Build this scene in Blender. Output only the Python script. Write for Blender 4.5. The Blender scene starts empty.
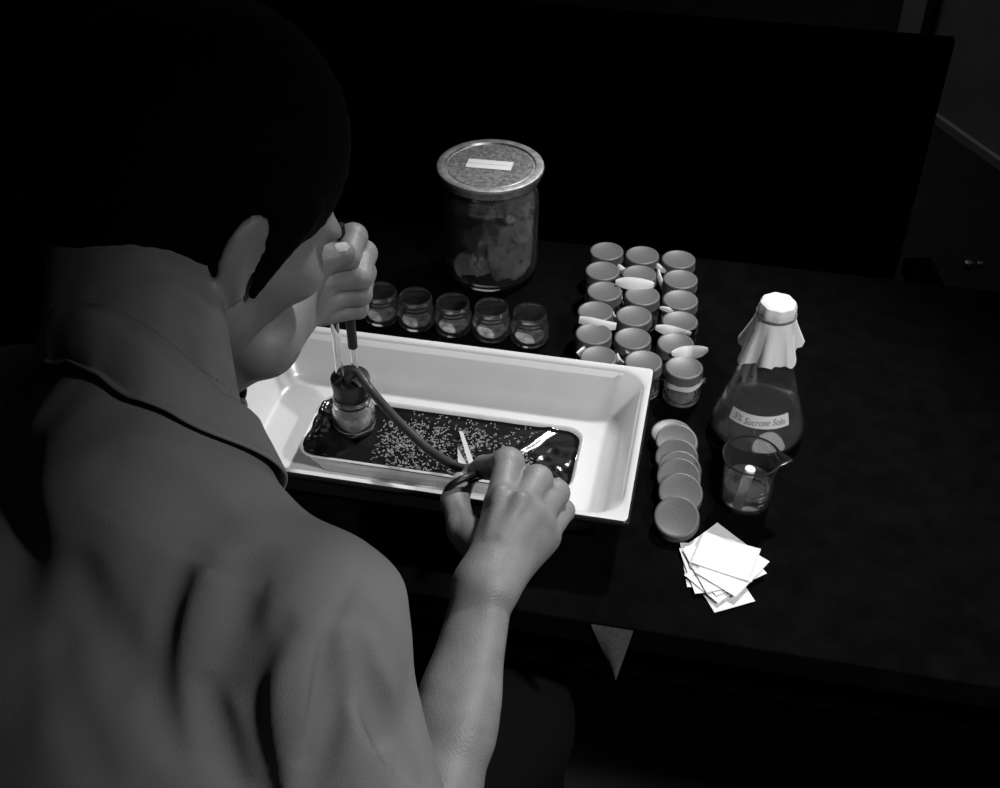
import bpy, bmesh, math, random
import numpy as np
from mathutils import Vector, Matrix, noise
try:
    import openvdb
except ImportError:
    import pyopenvdb as openvdb
random.seed(4)
PI = math.pi
SC = bpy.context.scene
COL = SC.collection

# ------------------------------------------------------------------ camera
F = 1200.0; TH = math.radians(40); DIST = 1.1; TZ = 0.76
cam_d = bpy.data.cameras.new('camera'); cam_d.sensor_width = 36; cam_d.lens = 36*F/1000
cam = bpy.data.objects.new('camera', cam_d); COL.objects.link(cam); SC.camera = cam
CP = Vector((0, -DIST*math.cos(TH), TZ + DIST*math.sin(TH)))
cam.location = CP; cam.rotation_euler = (PI/2 - TH, 0, 0); cam_d.clip_start = .02
FW = Vector((0, math.cos(TH), -math.sin(TH))); UP = Vector((0, math.sin(TH), math.cos(TH)))

# ------------------------------------------------------------------ world, lights, exposure
SC.view_settings.view_transform = 'Standard'; SC.view_settings.look = 'None'
SC.view_settings.exposure = 0.0; SC.view_settings.gamma = 1.0; SC.view_settings.use_curve_mapping = False
SC.cycles.use_denoising = True
SC.cycles.max_bounces = 16; SC.cycles.transmission_bounces = 16; SC.cycles.glossy_bounces = 6
SC.cycles.sample_clamp_indirect = 3.0
w = bpy.data.worlds.new('world'); SC.world = w; w.use_nodes = True
w.node_tree.nodes['Background'].inputs[0].default_value = (.5, .5, .5, 1)
w.node_tree.nodes['Background'].inputs[1].default_value = 0.008
def light(name, kind, loc, target, power, size=.1, angle=60, blend=.5, size_y=None, col=(1, 1, 1)):
    d = bpy.data.lights.new(name, kind); d.energy = power; d.color = col
    if kind == 'SPOT':
        d.spot_size = math.radians(angle); d.spot_blend = blend; d.shadow_soft_size = size
    else:
        d.size = size
    o = bpy.data.objects.new(name, d); COL.objects.link(o); o.location = loc
    o.rotation_euler = (Vector(target)-Vector(loc)).to_track_quat('-Z', 'Y').to_euler()
    return o
light('lab_lamp', 'SPOT', (.50, .60, 1.95), (.10, -.10, .78), 96, size=.05, angle=36, blend=.8)
light('flash_lamp', 'SPOT', (.66, -.93, 1.82), (.22, -.32, .82), 67, size=.05, angle=52, blend=1)
light('added_glint_light', 'AREA', (.3, 3.0, 2.5), (.2, 0, .8), 2.5, size=1.6).data.shape = 'DISK'  # unseen area light, added to give the glass rims reflections
light('added_wall_light', 'SPOT', (.2, 2.4, 2.5), (1.3, 2.0, .3), 26, size=.2, angle=70, blend=1)  # added out of view to brighten the dim right-hand wall

# ------------------------------------------------------------------ frames
O2 = Vector((.131, -.022)); A = math.radians(-11.7)
U = Vector((math.cos(A), math.sin(A))); V = Vector((-U.y, U.x))
def P(u, v, z=TZ):
    q = O2 + U*u + V*v
    return Vector((q.x, q.y, z))
def atz(px, py, z):
    r = FW + Vector((1, 0, 0))*((px-500)/F) + UP*((394-py)/F)
    return CP + r*((z-CP.z)/r.z)
def atd(px, py, d):
    return CP + (FW + Vector((1, 0, 0))*((px-500)/F) + UP*((394-py)/F))*d

# ------------------------------------------------------------------ materials
def nmat(name, col=(.5, .5, .5), rough=.5, metal=0.0, spec=.5, trans=0.0, ior=1.45, coat=0.0,
         nscale=0, namt=0.0, bump=0.0, bscale=200, detail=4, col2=None, alpha=None, sss=0):
    if not isinstance(col, tuple): col = (col,)*3
    m = bpy.data.materials.new(name); m.use_nodes = True
    nt = m.node_tree; b = nt.nodes['Principled BSDF']
    b.inputs['Base Color'].default_value = (*col, 1); b.inputs['Roughness'].default_value = rough
    b.inputs['Metallic'].default_value = metal; b.inputs['Specular IOR Level'].default_value = spec
    b.inputs['Transmission Weight'].default_value = trans; b.inputs['IOR'].default_value = ior
    b.inputs['Coat Weight'].default_value = coat
    if sss:
        b.inputs['Subsurface Weight'].default_value = sss; b.inputs['Subsurface Radius'].default_value = (.004, .004, .004)
        b.inputs['Subsurface Scale'].default_value = 1.0
    tc = nt.nodes.new('ShaderNodeTexCoord')
    if nscale:
        n = nt.nodes.new('ShaderNodeTexNoise'); n.inputs['Scale'].default_value = nscale; n.inputs['Detail'].default_value = detail
        nt.links.new(tc.outputs['Object'], n.inputs['Vector'])
        r = nt.nodes.new('ShaderNodeValToRGB'); r.color_ramp.elements[0].position = .35; r.color_ramp.elements[1].position = .65
        c1 = [max(0, c*(1-namt)) for c in col]; c2 = [min(1, c*(1+namt)) for c in col] if col2 is None else [col2]*3
        r.color_ramp.elements[0].color = (*c1, 1); r.color_ramp.elements[1].color = (*c2, 1)
        nt.links.new(n.outputs['Fac'], r.inputs['Fac']); nt.links.new(r.outputs['Color'], b.inputs['Base Color'])
    if bump:
        n2 = nt.nodes.new('ShaderNodeTexNoise'); n2.inputs['Scale'].default_value = bscale; n2.inputs['Detail'].default_value = 5
        nt.links.new(tc.outputs['Object'], n2.inputs['Vector'])
        bp = nt.nodes.new('ShaderNodeBump'); bp.inputs['Strength'].default_value = bump; bp.inputs['Distance'].default_value = .001
        nt.links.new(n2.outputs['Fac'], bp.inputs['Height']); nt.links.new(bp.outputs['Normal'], b.inputs['Normal'])
    return m
M = {}
M['cloth_black'] = nmat('table_black', .0007, .9, spec=.05, nscale=45, namt=.8, bump=.25, bscale=600)
M['black'] = nmat('black_paint', .0008, .9, spec=.03)
M['floor'] = nmat('dark_floor', .012, .6, spec=.2, nscale=5, namt=.3)
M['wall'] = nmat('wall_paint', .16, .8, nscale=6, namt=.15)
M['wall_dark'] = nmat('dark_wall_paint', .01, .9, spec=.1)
M['trim'] = nmat('pale_trim', .2, .6)
M['wood'] = nmat('dark_wood', .03, .6, nscale=20, namt=.4)
M['enamel'] = nmat('white_enamel', .56, .22, coat=.3, nscale=30, namt=.02)
M['enamel_rim'] = nmat('dark_enamel_edge', .012, .3)
M['pan'] = nmat('pan_enamel', .58, .35, nscale=60, namt=.08)
M['film'] = nmat('black_film', .006, .17, spec=.6, bump=.15, bscale=90)
M['larva'] = nmat('pale_pupae', .20, .5)
M['glass'] = nmat('clear_glass', .9, 0.0, trans=.988, ior=1.47)
M['water'] = nmat('clear_liquid', .9, 0.02, trans=.955, ior=1.33)
M['rubber'] = nmat('black_rubber', .007, .45, bump=.1)
M['hose'] = nmat('grey_rubber_hose', .030, .45, nscale=80, namt=.15)
M['cap'] = nmat('grey_lid_paint', .088, .42, nscale=900, namt=.12, bump=.1, bscale=900)
M['paper'] = nmat('white_paper', .60, .8)
M['paper2'] = nmat('off_white_paper', .5, .8)
M['cap_paper'] = nmat('white_wrapping_paper', .62, .8, bump=.2, bscale=150)
M['band'] = nmat('rubber_band', .12, .6)
M['ink'] = nmat('ink', .10, .8)
M['metal'] = nmat('dull_metal', .42, .4, metal=.9, nscale=150, namt=.25)
M['lidtop'] = nmat('mottled_grey_metal', .15, .5, metal=.3, nscale=260, namt=.45, bump=.1)
M['gauze'] = nmat('grey_gauze', .26, .8, nscale=25, namt=.3, bump=.3, bscale=300)
M['sediment'] = nmat('pale_bottom', .55, .8, nscale=300, namt=.25)
M['grit'] = nmat('grey_grit', .16, .8, nscale=160, namt=.5)
M['skin'] = nmat('skin', .165, .48, spec=.4, nscale=55, namt=.10, bump=.35, bscale=700)
M['nail'] = nmat('nail', .42, .3)
M['hair'] = nmat('black_hair', .0012, .7, spec=.04, bump=.6, bscale=260)
M['shirt'] = nmat('grey_cotton', .22, .85, spec=.1, nscale=9, namt=.07, bump=.45, bscale=1400)
M['trousers'] = nmat('dark_trousers', .005, .9, spec=.1)
M['shoe'] = nmat('black_leather', .01, .4)
M['steel'] = nmat('bright_steel', .72, .3, metal=1)
M['frost'] = nmat('frosted_glass', .8, .45, trans=.55)
M['clothgrey'] = nmat('grey_cloth', .06, .9, nscale=300, namt=.2)
M['eye'] = nmat('eye', .5, .2)

# ------------------------------------------------------------------ mesh helpers
def link(o, parent=None, smooth=False):
    COL.objects.link(o)
    if parent: o.parent = parent
    if smooth and o.type == 'MESH':
        o.data.polygons.foreach_set('use_smooth', [True]*len(o.data.polygons))
    return o
def mobj(name, verts, faces, mat, parent=None, smooth=False, loc=(0, 0, 0), rz=0):
    me = bpy.data.meshes.new(name); me.from_pydata([tuple(v) for v in verts], [], faces); me.update()
    bm = bmesh.new(); bm.from_mesh(me); bmesh.ops.recalc_face_normals(bm, faces=bm.faces); bm.to_mesh(me); bm.free()
    me.materials.append(M[mat]); o = bpy.data.objects.new(name, me)
    link(o, parent, smooth); o.location = loc; o.rotation_euler = (0, 0, rz)
    return o
def tag(o, label=None, cat=None, group=None, kind=None):
    if label: o['label'] = label
    if cat: o['category'] = cat
    if group: o['group'] = group
    if kind: o['kind'] = kind
    return o
def thing(name, label, cat, loc, rz=0, group=None):
    o = bpy.data.objects.new(name, None); COL.objects.link(o); o.location = loc; o.rotation_euler = (0, 0, rz)
    o.empty_display_size = .02
    return tag(o, label, cat, group)
def edge_split(o, deg=35):
    me = o.data
    me.polygons.foreach_set('use_smooth', [True]*len(me.polygons))
    bm = bmesh.new(); bm.from_mesh(me)
    for e in bm.edges:
        e.smooth = not (len(e.link_faces) == 2 and e.calc_face_angle(0) > math.radians(deg))
    bm.to_mesh(me); bm.free()
    return o
def lathe(name, prof, mat, parent=None, seg=40, rmod=None, loc=(0, 0, 0), sharp=40):
    """prof: (r,z) points; closed at axis where r==0"""
    vs, fs = [], []; rings = []
    for (r, z) in prof:
        if r < 1e-6:
            rings.append([len(vs)]); vs.append((0, 0, z))
        else:
            ring = []
            for i in range(seg):
                a = 2*PI*i/seg; rr, zz = (r, z) if rmod is None else rmod(r, z, a)
                ring.append(len(vs)); vs.append((rr*math.cos(a), rr*math.sin(a), zz))
            rings.append(ring)
    for a, b in zip(rings, rings[1:]):
        for i in range(seg):
            j = (i+1) % seg
            if len(a) == 1 and len(b) == 1: break
            if len(a) == 1: fs.append((a[0], b[i], b[j]))
            elif len(b) == 1: fs.append((a[i], b[0], a[j]))
            else: fs.append((a[i], b[i], b[j], a[j]))
    o = mobj(name, vs, fs, mat, parent, loc=loc)
    return edge_split(o, sharp)
def box(name, c, s, mat, parent=None, bev=.0, rz=0, top=None):
    bm = bmesh.new(); bmesh.ops.create_cube(bm, size=1)
    for v in bm.verts: v.co = Vector((v.co.x*s[0], v.co.y*s[1], v.co.z*s[2]))
    if bev: bmesh.ops.bevel(bm, geom=bm.edges[:], offset=bev, segments=2, affect='EDGES', profile=.5)
    me = bpy.data.meshes.new(name); bm.to_mesh(me); bm.free(); me.materials.append(M[mat])
    o = bpy.data.objects.new(name, me); link(o, parent); o.location = c; o.rotation_euler = (0, 0, rz)
    return o
def catmull(pts, n=8):
    pts = [Vector(p) for p in pts]; out = []
    q = [pts[0]*2-pts[1]] + pts + [pts[-1]*2-pts[-2]]
    for i in range(1, len(q)-2):
        for k in range(n):
            t = k/n; a, b, c, d = q[i-1:i+3]
            out.append(.5*((2*b)+(c-a)*t+(2*a-5*b+4*c-d)*t*t+(3*b-a-3*c+d)*t**3))
    out.append(pts[-1]); return out
def tube(name, pts, r, mat, parent=None, seg=16, inner=None, cap=True):
    pts = [Vector(p) for p in pts]; vs, fs = [], []
    n = len(pts); t0 = (pts[1]-pts[0]).normalized()
    x = t0.orthogonal().normalized(); fr = []
    for i in range(n):
        t = (pts[min(i+1, n-1)]-pts[max(i-1, 0)]).normalized()
        x = (x - t*x.dot(t)).normalized(); fr.append((x.copy(), t.cross(x)))
    def rings(rad):
        base = len(vs)
        for i in range(n):
            rr = rad[i] if isinstance(rad, (list, tuple)) else rad
            for k in range(seg):
                a = 2*PI*k/seg; vs.append(pts[i]+fr[i][0]*rr*math.cos(a)+fr[i][1]*rr*math.sin(a))
        for i in range(n-1):
            for k in range(seg):
                j = (k+1) % seg
                fs.append((base+i*seg+k, base+i*seg+j, base+(i+1)*seg+j, base+(i+1)*seg+k))
        return base
    b0 = rings(r)
    if inner:
        b1 = rings(inner)
        for e in (0, n-1):
            for k in range(seg):
                j = (k+1) % seg
                fs.append((b0+e*seg+k, b0+e*seg+j, b1+e*seg+j, b1+e*seg+k))
    elif cap:
        fs.append(tuple(range(b0, b0+seg))); fs.append(tuple(range(b0+(n-1)*seg, b0+n*seg)))
    o = mobj(name, vs, fs, mat, parent)
    return edge_split(o, 50)
def copy_tree(o, parent=None):
    c = o.copy(); COL.objects.link(c); c.parent = parent
    for ch in [x for x in o.children]: copy_tree(ch, c)
    return c

# ================================================================== SETTING
def wallquad(name, a, b, z0, z1, th, mat):
    """vertical slab from a to b (2D), thickness th to the left of a->b"""
    a = Vector(a); b = Vector(b); d = (b-a); L = d.length; d.normalize(); nrm = Vector((-d.y, d.x))
    c = (a+b)/2 + nrm*th/2
    return box(name, (c.x, c.y, (z0+z1)/2), (L, th, z1-z0), mat, rz=math.atan2(d.y, d.x))
fl = box('floor', (.3, .8, -.05), (7, 7, .1), 'floor'); fl['kind'] = 'structure'
b0 = Vector((1.14, 2.008)); b1 = Vector((1.222, 1.793)); wd = (b1-b0).normalized()   # foot of the right-hand wall
def onwall(px, py):
    r = FW + Vector((1, 0, 0))*((px-500)/F) + UP*((394-py)/F); n = Vector((-wd.y, wd.x, 0))
    t = (Vector((b0.x, b0.y, 0))-CP).dot(n)/r.dot(n); return CP + r*t
ca = onwall(907, 30).to_2d(); cb = onwall(930, 30).to_2d(); nn = Vector((-wd.y, wd.x))
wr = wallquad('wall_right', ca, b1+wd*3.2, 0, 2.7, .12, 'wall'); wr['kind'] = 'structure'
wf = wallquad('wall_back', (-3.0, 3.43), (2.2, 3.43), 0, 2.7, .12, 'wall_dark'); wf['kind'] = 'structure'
bb = wallquad('baseboard_right', cb-nn*.014, b1+wd*3.0-nn*.014, .0, .022, .0139, 'trim'); bb['kind'] = 'structure'
cs = wallquad('trim_1', ca-nn*.03, cb-nn*.03, 0, 2.3, .029, 'trim'); cs['kind'] = 'structure'

# black screen standing behind the table
sc_t = thing('room_screen', 'low black screen standing behind the table, highlight along its top put in as a paler strip', 'screen', P(.05, .62, 0), A)
cr = atd(955, 43, 1.72); crl = Vector((cr.x, cr.y))-O2
cu, cv, ch = crl.dot(U), crl.dot(V), cr.z
sc_t.location = P(cu-.9, cv, 0)
box('panel', (0, .012, ch/2+.01), (1.8, .022, ch-.02), 'black', sc_t)
box('top_highlight', (0, .012, ch-.003), (1.796, .020, .006), 'wood', sc_t)  # grazing highlight along the top, drawn as a strip paler than the panel
for sx in (-.7, .7): box('foot', (sx, .012, .012), (.04, .26, .024), 'black', sc_t)

# small metal thing glinting on the wall side at right
kb = atd(970, 268, 2.0)
kn = thing('wall_hook', 'small dull metal hook glinting on a dark post at far right', 'hook', (kb.x, kb.y, 0))
box('post', (0, .02, kb.z/2+.03), (.05, .03, kb.z+.06), 'black', kn)
lathe('knob', [(0, 0), (.006, 0), (.009, .006), (.007, .013), (0, .015)], 'metal', kn, seg=16, loc=(-.005, -.002, kb.z))
kn.children[-1].rotation_euler = (PI/2, 0, 0)
lathe('knob', [(0, 0), (.005, 0), (.007, .005), (.005, .01), (0, .011)], 'metal', kn, seg=16, loc=(.014, -.002, kb.z+.002))
kn.children[-1].rotation_euler = (PI/2, 0, 0)

# ================================================================== TABLE
TV0, TV1, TU0, TU1 = -.2510, .2585, -.75, .62
tb = thing('table', 'narrow table with a dull black top holding the tray and jars', 'table', P((TU0+TU1)/2, (TV0+TV1)/2, 0), A)
LW, DW = TU1-TU0, TV1-TV0
box('tabletop', (0, 0, TZ-.0125), (LW, DW, .025), 'cloth_black', tb, bev=.0015)
for sx in (-1, 1):
    for sy in (-1, 1):
        box('leg', (sx*(LW/2-.05), sy*(DW/2-.04), (TZ-.025)/2), (.045, .045, TZ-.025), 'black', tb)
for sy in (-1, 1): box('apron', (0, sy*(DW/2-.04), TZ-.06), (LW-.145, .02, .07), 'black', tb)
for sx in (-1, 1): box('apron', (sx*(LW/2-.05), 0, TZ-.06), (.02, DW-.125, .07), 'black', tb)

# grey cloth corner hanging from the front edge
p0, p1, pt = atz(592, 624, TZ-.006), atz(632, 629, TZ-.006), atd(620, 682, .90)
q0 = Vector(P(-.012, TV0-.002, TZ-.001)); q1 = Vector(P(.0195, TV0-.002, TZ-.001)); q2 = Vector(P(.0105, TV0-.004, TZ-.060))
vs = []; fs = []; n = 10
for i in range(n+1):
    t = i/n; a = q0.lerp(q2, t); b = q1.lerp(q2, t)
    for j in range(5):
        s = j/4; p = a.lerp(b, s); p = p - Vector((V.x, V.y, 0))*.003*math.sin(s*PI)*math.sin(t*PI); vs.append(p)
nv = len(vs); vs += [v + Vector((V.x, V.y, 0))*.0012 for v in vs[:nv]]
for i in range(n):
    for j in range(4):
        k = i*5+j; fs.append((k, k+1, k+6, k+5)); fs.append((nv+k, nv+k+5, nv+k+6, nv+k+1))
cl = mobj('cloth_corner', vs, fs, 'clothgrey', smooth=True)
tag(cl, 'pointed corner of grey cloth hanging from the front edge of the black table', 'cloth')

# ================================================================== TRAYS
def rrect(hx, hy, r, z, n=7, cx=0, cy=0):
    pts = []
    for (sx, sy, a0) in ((1, 1, 0), (-1, 1, PI/2), (-1, -1, PI), (1, -1, 3*PI/2)):
        for k in range(n+1):
            a = a0 + PI/2*k/n
            pts.append((cx+sx*(hx-r)+r*math.cos(a), cy+sy*(hy-r)+r*math.sin(a), z))
    return pts
def loft(name, secs, mat, parent, cap0=False, cap1=False, warp=None, sharp=50):
    vs, fs = [], []; m = len(secs[0])
    for s in secs: vs += s
    for i in range(len(secs)-1):
        for k in range(m):
            j = (k+1) % m; fs.append((i*m+k, i*m+j, (i+1)*m+j, (i+1)*m+k))
    if cap0: fs.append(tuple(range(m)))
    if cap1: fs.append(tuple(range((len(secs)-1)*m, len(secs)*m)))
    if warp: vs = [warp(Vector(v)) for v in vs]
    return edge_split(mobj(name, vs, fs, mat, parent), sharp)
tu0, tu1, tv0, tv1 = -.353, .0050, -.190, .0005
TRH = .048
tray = thing('enamel_tray', 'large white enamel tray with a dark rolled edge in the middle of the table', 'tray', P((tu0+tu1)/2, (tv0+tv1)/2, TZ), A)
hx, hy = (tu1-tu0)/2, (tv1-tv0)/2
S = []
S.append(rrect(hx-.034, hy-.034, .018, .0005)); S.append(rrect(hx-.026, hy-.026, .026, .002)); S.append(rrect(hx-.021, hy-.021, .029, .008))
S.append(rrect(hx-.008, hy-.008, .022, TRH-.003)); S.append(rrect(hx-.0012, hy-.0012, .004, TRH-.0018)); S.append(rrect(hx-.0012, hy-.0012, .004, TRH))
S.append(rrect(hx-.0052, hy-.0052, .022, TRH)); S.append(rrect(hx-.0072, hy-.0072, .024, TRH-.002))
S.append(rrect(hx-.0215, hy-.0215, .030, .012)); S.append(rrect(hx-.0245, hy-.0245, .030, .0068)); S.append(rrect(hx-.032, hy-.032, .026, .0042)); 
S.append(rrect(hx-.05, hy-.05, .012, .0040))
loft('body', S, 'enamel', tray, True, True, sharp=70)
S = [rrect(hx-.0013, hy-.0013, .004, TRH-.0003), rrect(hx, hy, .005, TRH-.0008), rrect(hx+.0004, hy+.0004, .0054, TRH-.003), rrect(hx, hy, .005, TRH-.0062),
     rrect(hx-.002, hy-.002, .004, TRH-.0065), rrect(hx-.0013, hy-.0013, .004, TRH-.0003)]
loft('rolled_edge', S, 'enamel_rim', tray, sharp=80)
TF = TZ+.0042

# the small long pan with black film
pu0, pu1, pv0, pv1 = -.277, -.044, -.1500, -.0690
PH = .0255
pan = thing('film_pan', 'long shallow pan lined with glossy black film, lying inside the white tray', 'pan', P((pu0+pu1)/2, (pv0+pv1)/2, TF), A)
px_, py_ = (pu1-pu0)/2, (pv1-pv0)/2
def pw(v):
    q = v.copy()
    q.z += .0006*noise.noise(Vector((v.x*60, v.y*60, 1)))*(1 if v.z > .02 else 0)
    return q
S = [rrect(px_-.016, py_-.012, .012, .0002), rrect(px_-.012, py_-.010, .014, .002), rrect(px_-.0035, py_-.0035, .016, PH-.004), rrect(px_-.001, py_-.001, .016, PH-.002),
     rrect(px_, py_, .016, PH-.0006), rrect(px_-.001, py_-.001, .015, PH+.0003), rrect(px_-.003, py_-.003, .014, PH-.001), rrect(px_-.007, py_-.006, .012, PH-.012), rrect(px_-.013, py_-.011, .012, .004)]
loft('body', S, 'pan', pan, True, True, warp=pw)
# film: grid clipped to rounded rectangle, wrinkled at the ends
NX, NY = 150, 56; vs, fs = [], []
def sq(x, y, hx, hy, r):
    # squash the unit square onto the rounded rectangle
    X, Y = x*hx, y*hy
    ax, ay = abs(X), abs(Y)
    if ax > hx-r and ay > hy-r:
        dx, dy = ax-(hx-r), ay-(hy-r); m = max(dx, dy); L = math.hypot(dx, dy)
        if L > 0: s = m/L; ax, ay = hx-r+dx*s, hy-r+dy*s
    return math.copysign(ax, X), math.copysign(ay, Y)
for i in range(NX+1):
    for j in range(NY+1):
        a, b = i/NX*2-1, j/NY*2-1
        x, y = sq(a, b, px_-.0022, py_-.0022, .014)
        wl = max(0, min(1, (-a-.66)/.22)); wr_ = max(0, min(1, (a-.56)/.25))*max(0, min(1, (.75-b)/.8)) * .8
        e = max(0, abs(b)-.9)/.1; e2 = max(0, abs(a)-.965)/.035
        q = Vector((x*150, y*150, 3))
        rid = 1-abs(noise.noise(q*.55))*2.2
        big = noise.noise(Vector((x*70+4, y*70, 7)))
        z = PH-.0042 + wl*(.0026+.0028*rid+.0035*big) + wr_*(.0014*rid+.0018*big) + .0022*max(e, e2)
        z += .00025*noise.noise(Vector((x*60, y*60, 5)))
        # a soft diagonal crease at the right end
        dd = (a-.56)*1.0-(b-.1)*.22
        z += .0020*math.exp(-(dd/.05)**2)*max(0, min(1, (b+.3)/.4))
        vs.append((x, y, z - .002*(max(e, e2) > .99)))
for i in range(NX):
    for j in range(NY):
        k = i*(NY+1)+j; fs.append((k, k+NY+1, k+NY+2, k+1))
mobj('black_film', vs, fs, 'film', pan, smooth=True)

# scattered pupae (uncountable)
vs, fs = [], []; random.seed(11); FZ = TF+PH-.0042
def capsule_pts(c, d, L, r):
    nrm = Vector((-d.y, d.x, 0)); base = len(vs); upv = Vector((0, 0, 1))
    for t, rr in ((-L/2, r*.3), (-L*.28, r), (L*.25, r*.9), (L/2, r*.25)):
        for k in range(6):
            a = 2*PI*k/6; vs.append(c + d*t + nrm*rr*math.cos(a) + upv*(rr*math.sin(a)+r*.8+abs(t)*.12))
    for i in range(3):
        for k in range(6):
            j = (k+1) % 6; fs.append((base+i*6+k, base+i*6+j, base+i*6+6+j, base+i*6+6+k))
    fs.append(tuple(base+k for k in range(6))); fs.append(tuple(base+18+k for k in range(6)))
cnt = 0
while cnt < 1100:
    u = random.uniform(-.218, -.082); v = random.uniform(-.143, -.0735)
    dens = .55+.9*noise.noise(Vector((u*55, v*55, 2)))
    dens *= min(1, (u+.222)/.02) * (1 if u < -.115 else .55)
    if v > -.086 + .006*noise.noise(Vector((u*60, 0, 9))): dens *= .25
    if random.random() > dens: continue
    p = P(u, v, FZ); a = random.uniform(0, PI)
    capsule_pts(p, Vector((math.cos(a), math.sin(a), 0)), random.uniform(.0020, .0032), random.uniform(.0004, .00062)); cnt += 1
lv = mobj('insect_pupae', vs, fs, 'larva', smooth=True)
tag(lv, 'hundreds of tiny pale insect pupae scattered over the black film', 'insects', kind='stuff')

# ================================================================== SMALL JARS
R0 = .0185
def jar_glass(parent, h=.033, r=R0, name='glass_body'):
    k = r/.0185; q = h/.033
    out = [(0, .0002), (.0140*k, 0), (.0168*k, .0010), (.0183*k, .0035), (.0185*k, .007), (.0185*k, .0165*q), (.0178*k, .0195*q), (.0163*k, .0215*q), (.0160*k, .0228*q), (.0166*k, .0238*q),
           (.0166*k, .0248*q), (.0160*k, .0256*q), (.0160*k, .0275*q), (.0165*k, .0284*q), (.0165*k, .0292*q), (.0160*k, .0300*q), (.0160*k, .0322*q), (.0154*k, .033*q)]
    inn = [(.0146*k, .0322*q), (.0144*k, .0215*q), (.0158*k, .0195*q), (.0166*k, .0165*q), (.0166*k, .0075), (.0150*k, .0048), (.0110*k, .0040), (0, .0042)]
    return lathe(name, out+inn, 'glass', parent, seg=40, sharp=60)
row = [(-.2711, .0865), (-.2352, .0850), (-.1975, .0830), (-.1594, .0825), (-.1215, .0815)]
labs = ['first open glass jar from the left of the row, half hidden behind the left fist', 'second open glass jar from the left in the row behind the tray', 'middle open glass jar of the row of five behind the tray',
        'fourth open glass jar from the left in the row behind the tray', 'open glass jar at the right end of the row behind the tray']
j0 = None
for i, (u, v) in enumerate(row):
    if j0 is None:
        j0 = thing('glass_jar', labs[0], 'jar', P(u, v), .1, 'open glass jars in a row behind the tray'); jar_glass(j0)
        lathe('pale_bottom', [(0, .0046), (.0146, .0050), (.0146, .0056), (0, .0056)], 'grit', j0, seg=28)
        t = j0
    else:
        t = copy_tree(j0); t['label'] = labs[i]
    t.location = P(u, v); t.rotation_euler = (0, 0, random.uniform(0, 6))

capz = .0370
def make_cap(parent=None, name='lid', z=capz, r=.0170, h=.0098):
    pr = [(0, z-.0006), (r*.80, z-.0006), (r*.86, z-.0002), (r*.93, z), (r*.985, z-.0006), (r, z-.002), (r, z-h+.0012), (r*1.02, z-h+.0006), (r*1.01, z-h), (r*.94, z-h), (r*.93, z-.0025), (0, z-.0022)]
    return lathe(name, pr, 'cap', parent, seg=40, sharp=55)
cj = thing('lidded_jar', 'x', 'jar', (0, 0, 0), 0, 'grey-lidded glass jars in three rows'); jar_glass(cj, .0345, .0170)
lathe('pale_contents', [(0, .0046), (.0133, .0044), (.0137, .008), (.011, .010), (0, .0105)], 'sediment', cj, seg=28)
cj.children[-1].scale = (1, 1, .5)
make_cap(cj)
caps = [(-.0635, .1936), (-.0626, .1569), (-.0564, .1205), (-.0603, .0848), (-.0570, .0480), (-.0500, .0105),
        (-.0258, .1934), (-.0240, .1560), (-.0197, .1185), (-.0222, .0815), (-.0190, .0435), (-.0110, .0065),
        (.0120, .1909), (.0145, .1536), (.0172, .1164), (.0194, .0792), (.0200, .0420), (.0300, .0048)]
# shift every jar so that its lid is where it should be, rows keep a lid's width between them
capsN = []
for i, (x, y) in enumerate([(205, 90), (187, 178), (193, 268), (157, 355), (150, 455), (167, 545), (361, 108), (347, 193), (358, 292), (327, 375), (322, 468), (363, 567), (520, 132), (527, 218), (527, 307), (524, 395), (512, 490), (541, 590)]):
    p = atz(560+x/4.375, 230+y/4.375, TZ+capz); d = Vector((p.x, p.y))-O2; capsN.append([d.dot(U), d.dot(V)])
for it in range(60):      # push apart where two would touch
    for i in range(18):
        for j in range(i):
            dx, dy = capsN[i][0]-capsN[j][0], capsN[i][1]-capsN[j][1]; L = math.hypot(dx, dy)
            if L < .0350:
                s = (.0350-L)/2/L; capsN[i][0] += dx*s; capsN[i][1] += dy*s; capsN[j][0] -= dx*s; capsN[j][1] -= dy*s
rown = ['back', 'second', 'third', 'fourth', 'fifth', 'front']; coln = ['left', 'middle', 'right']
jars = []
for i in range(18):
    t = cj if i == 0 else copy_tree(cj)
    c, r_ = divmod(i, 6)
    t['label'] = f'grey-lidded jar in the {coln[c]} column, {rown[r_]} row of the jar block' if r_ < 5 else \
        ['grey-lidded jar at the front of the left column, touching the tray edge', 'grey-lidded jar at the front of the middle column, behind the tray corner', 'nearest grey-lidded jar with a paper band, beside the tray corner'][c]
    t.location = P(capsN[i][0], capsN[i][1]); t.rotation_euler = (0, 0, 0); jars.append(t)
for t in jars[1:]:
    if t.children[0].name == '': pass
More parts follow.
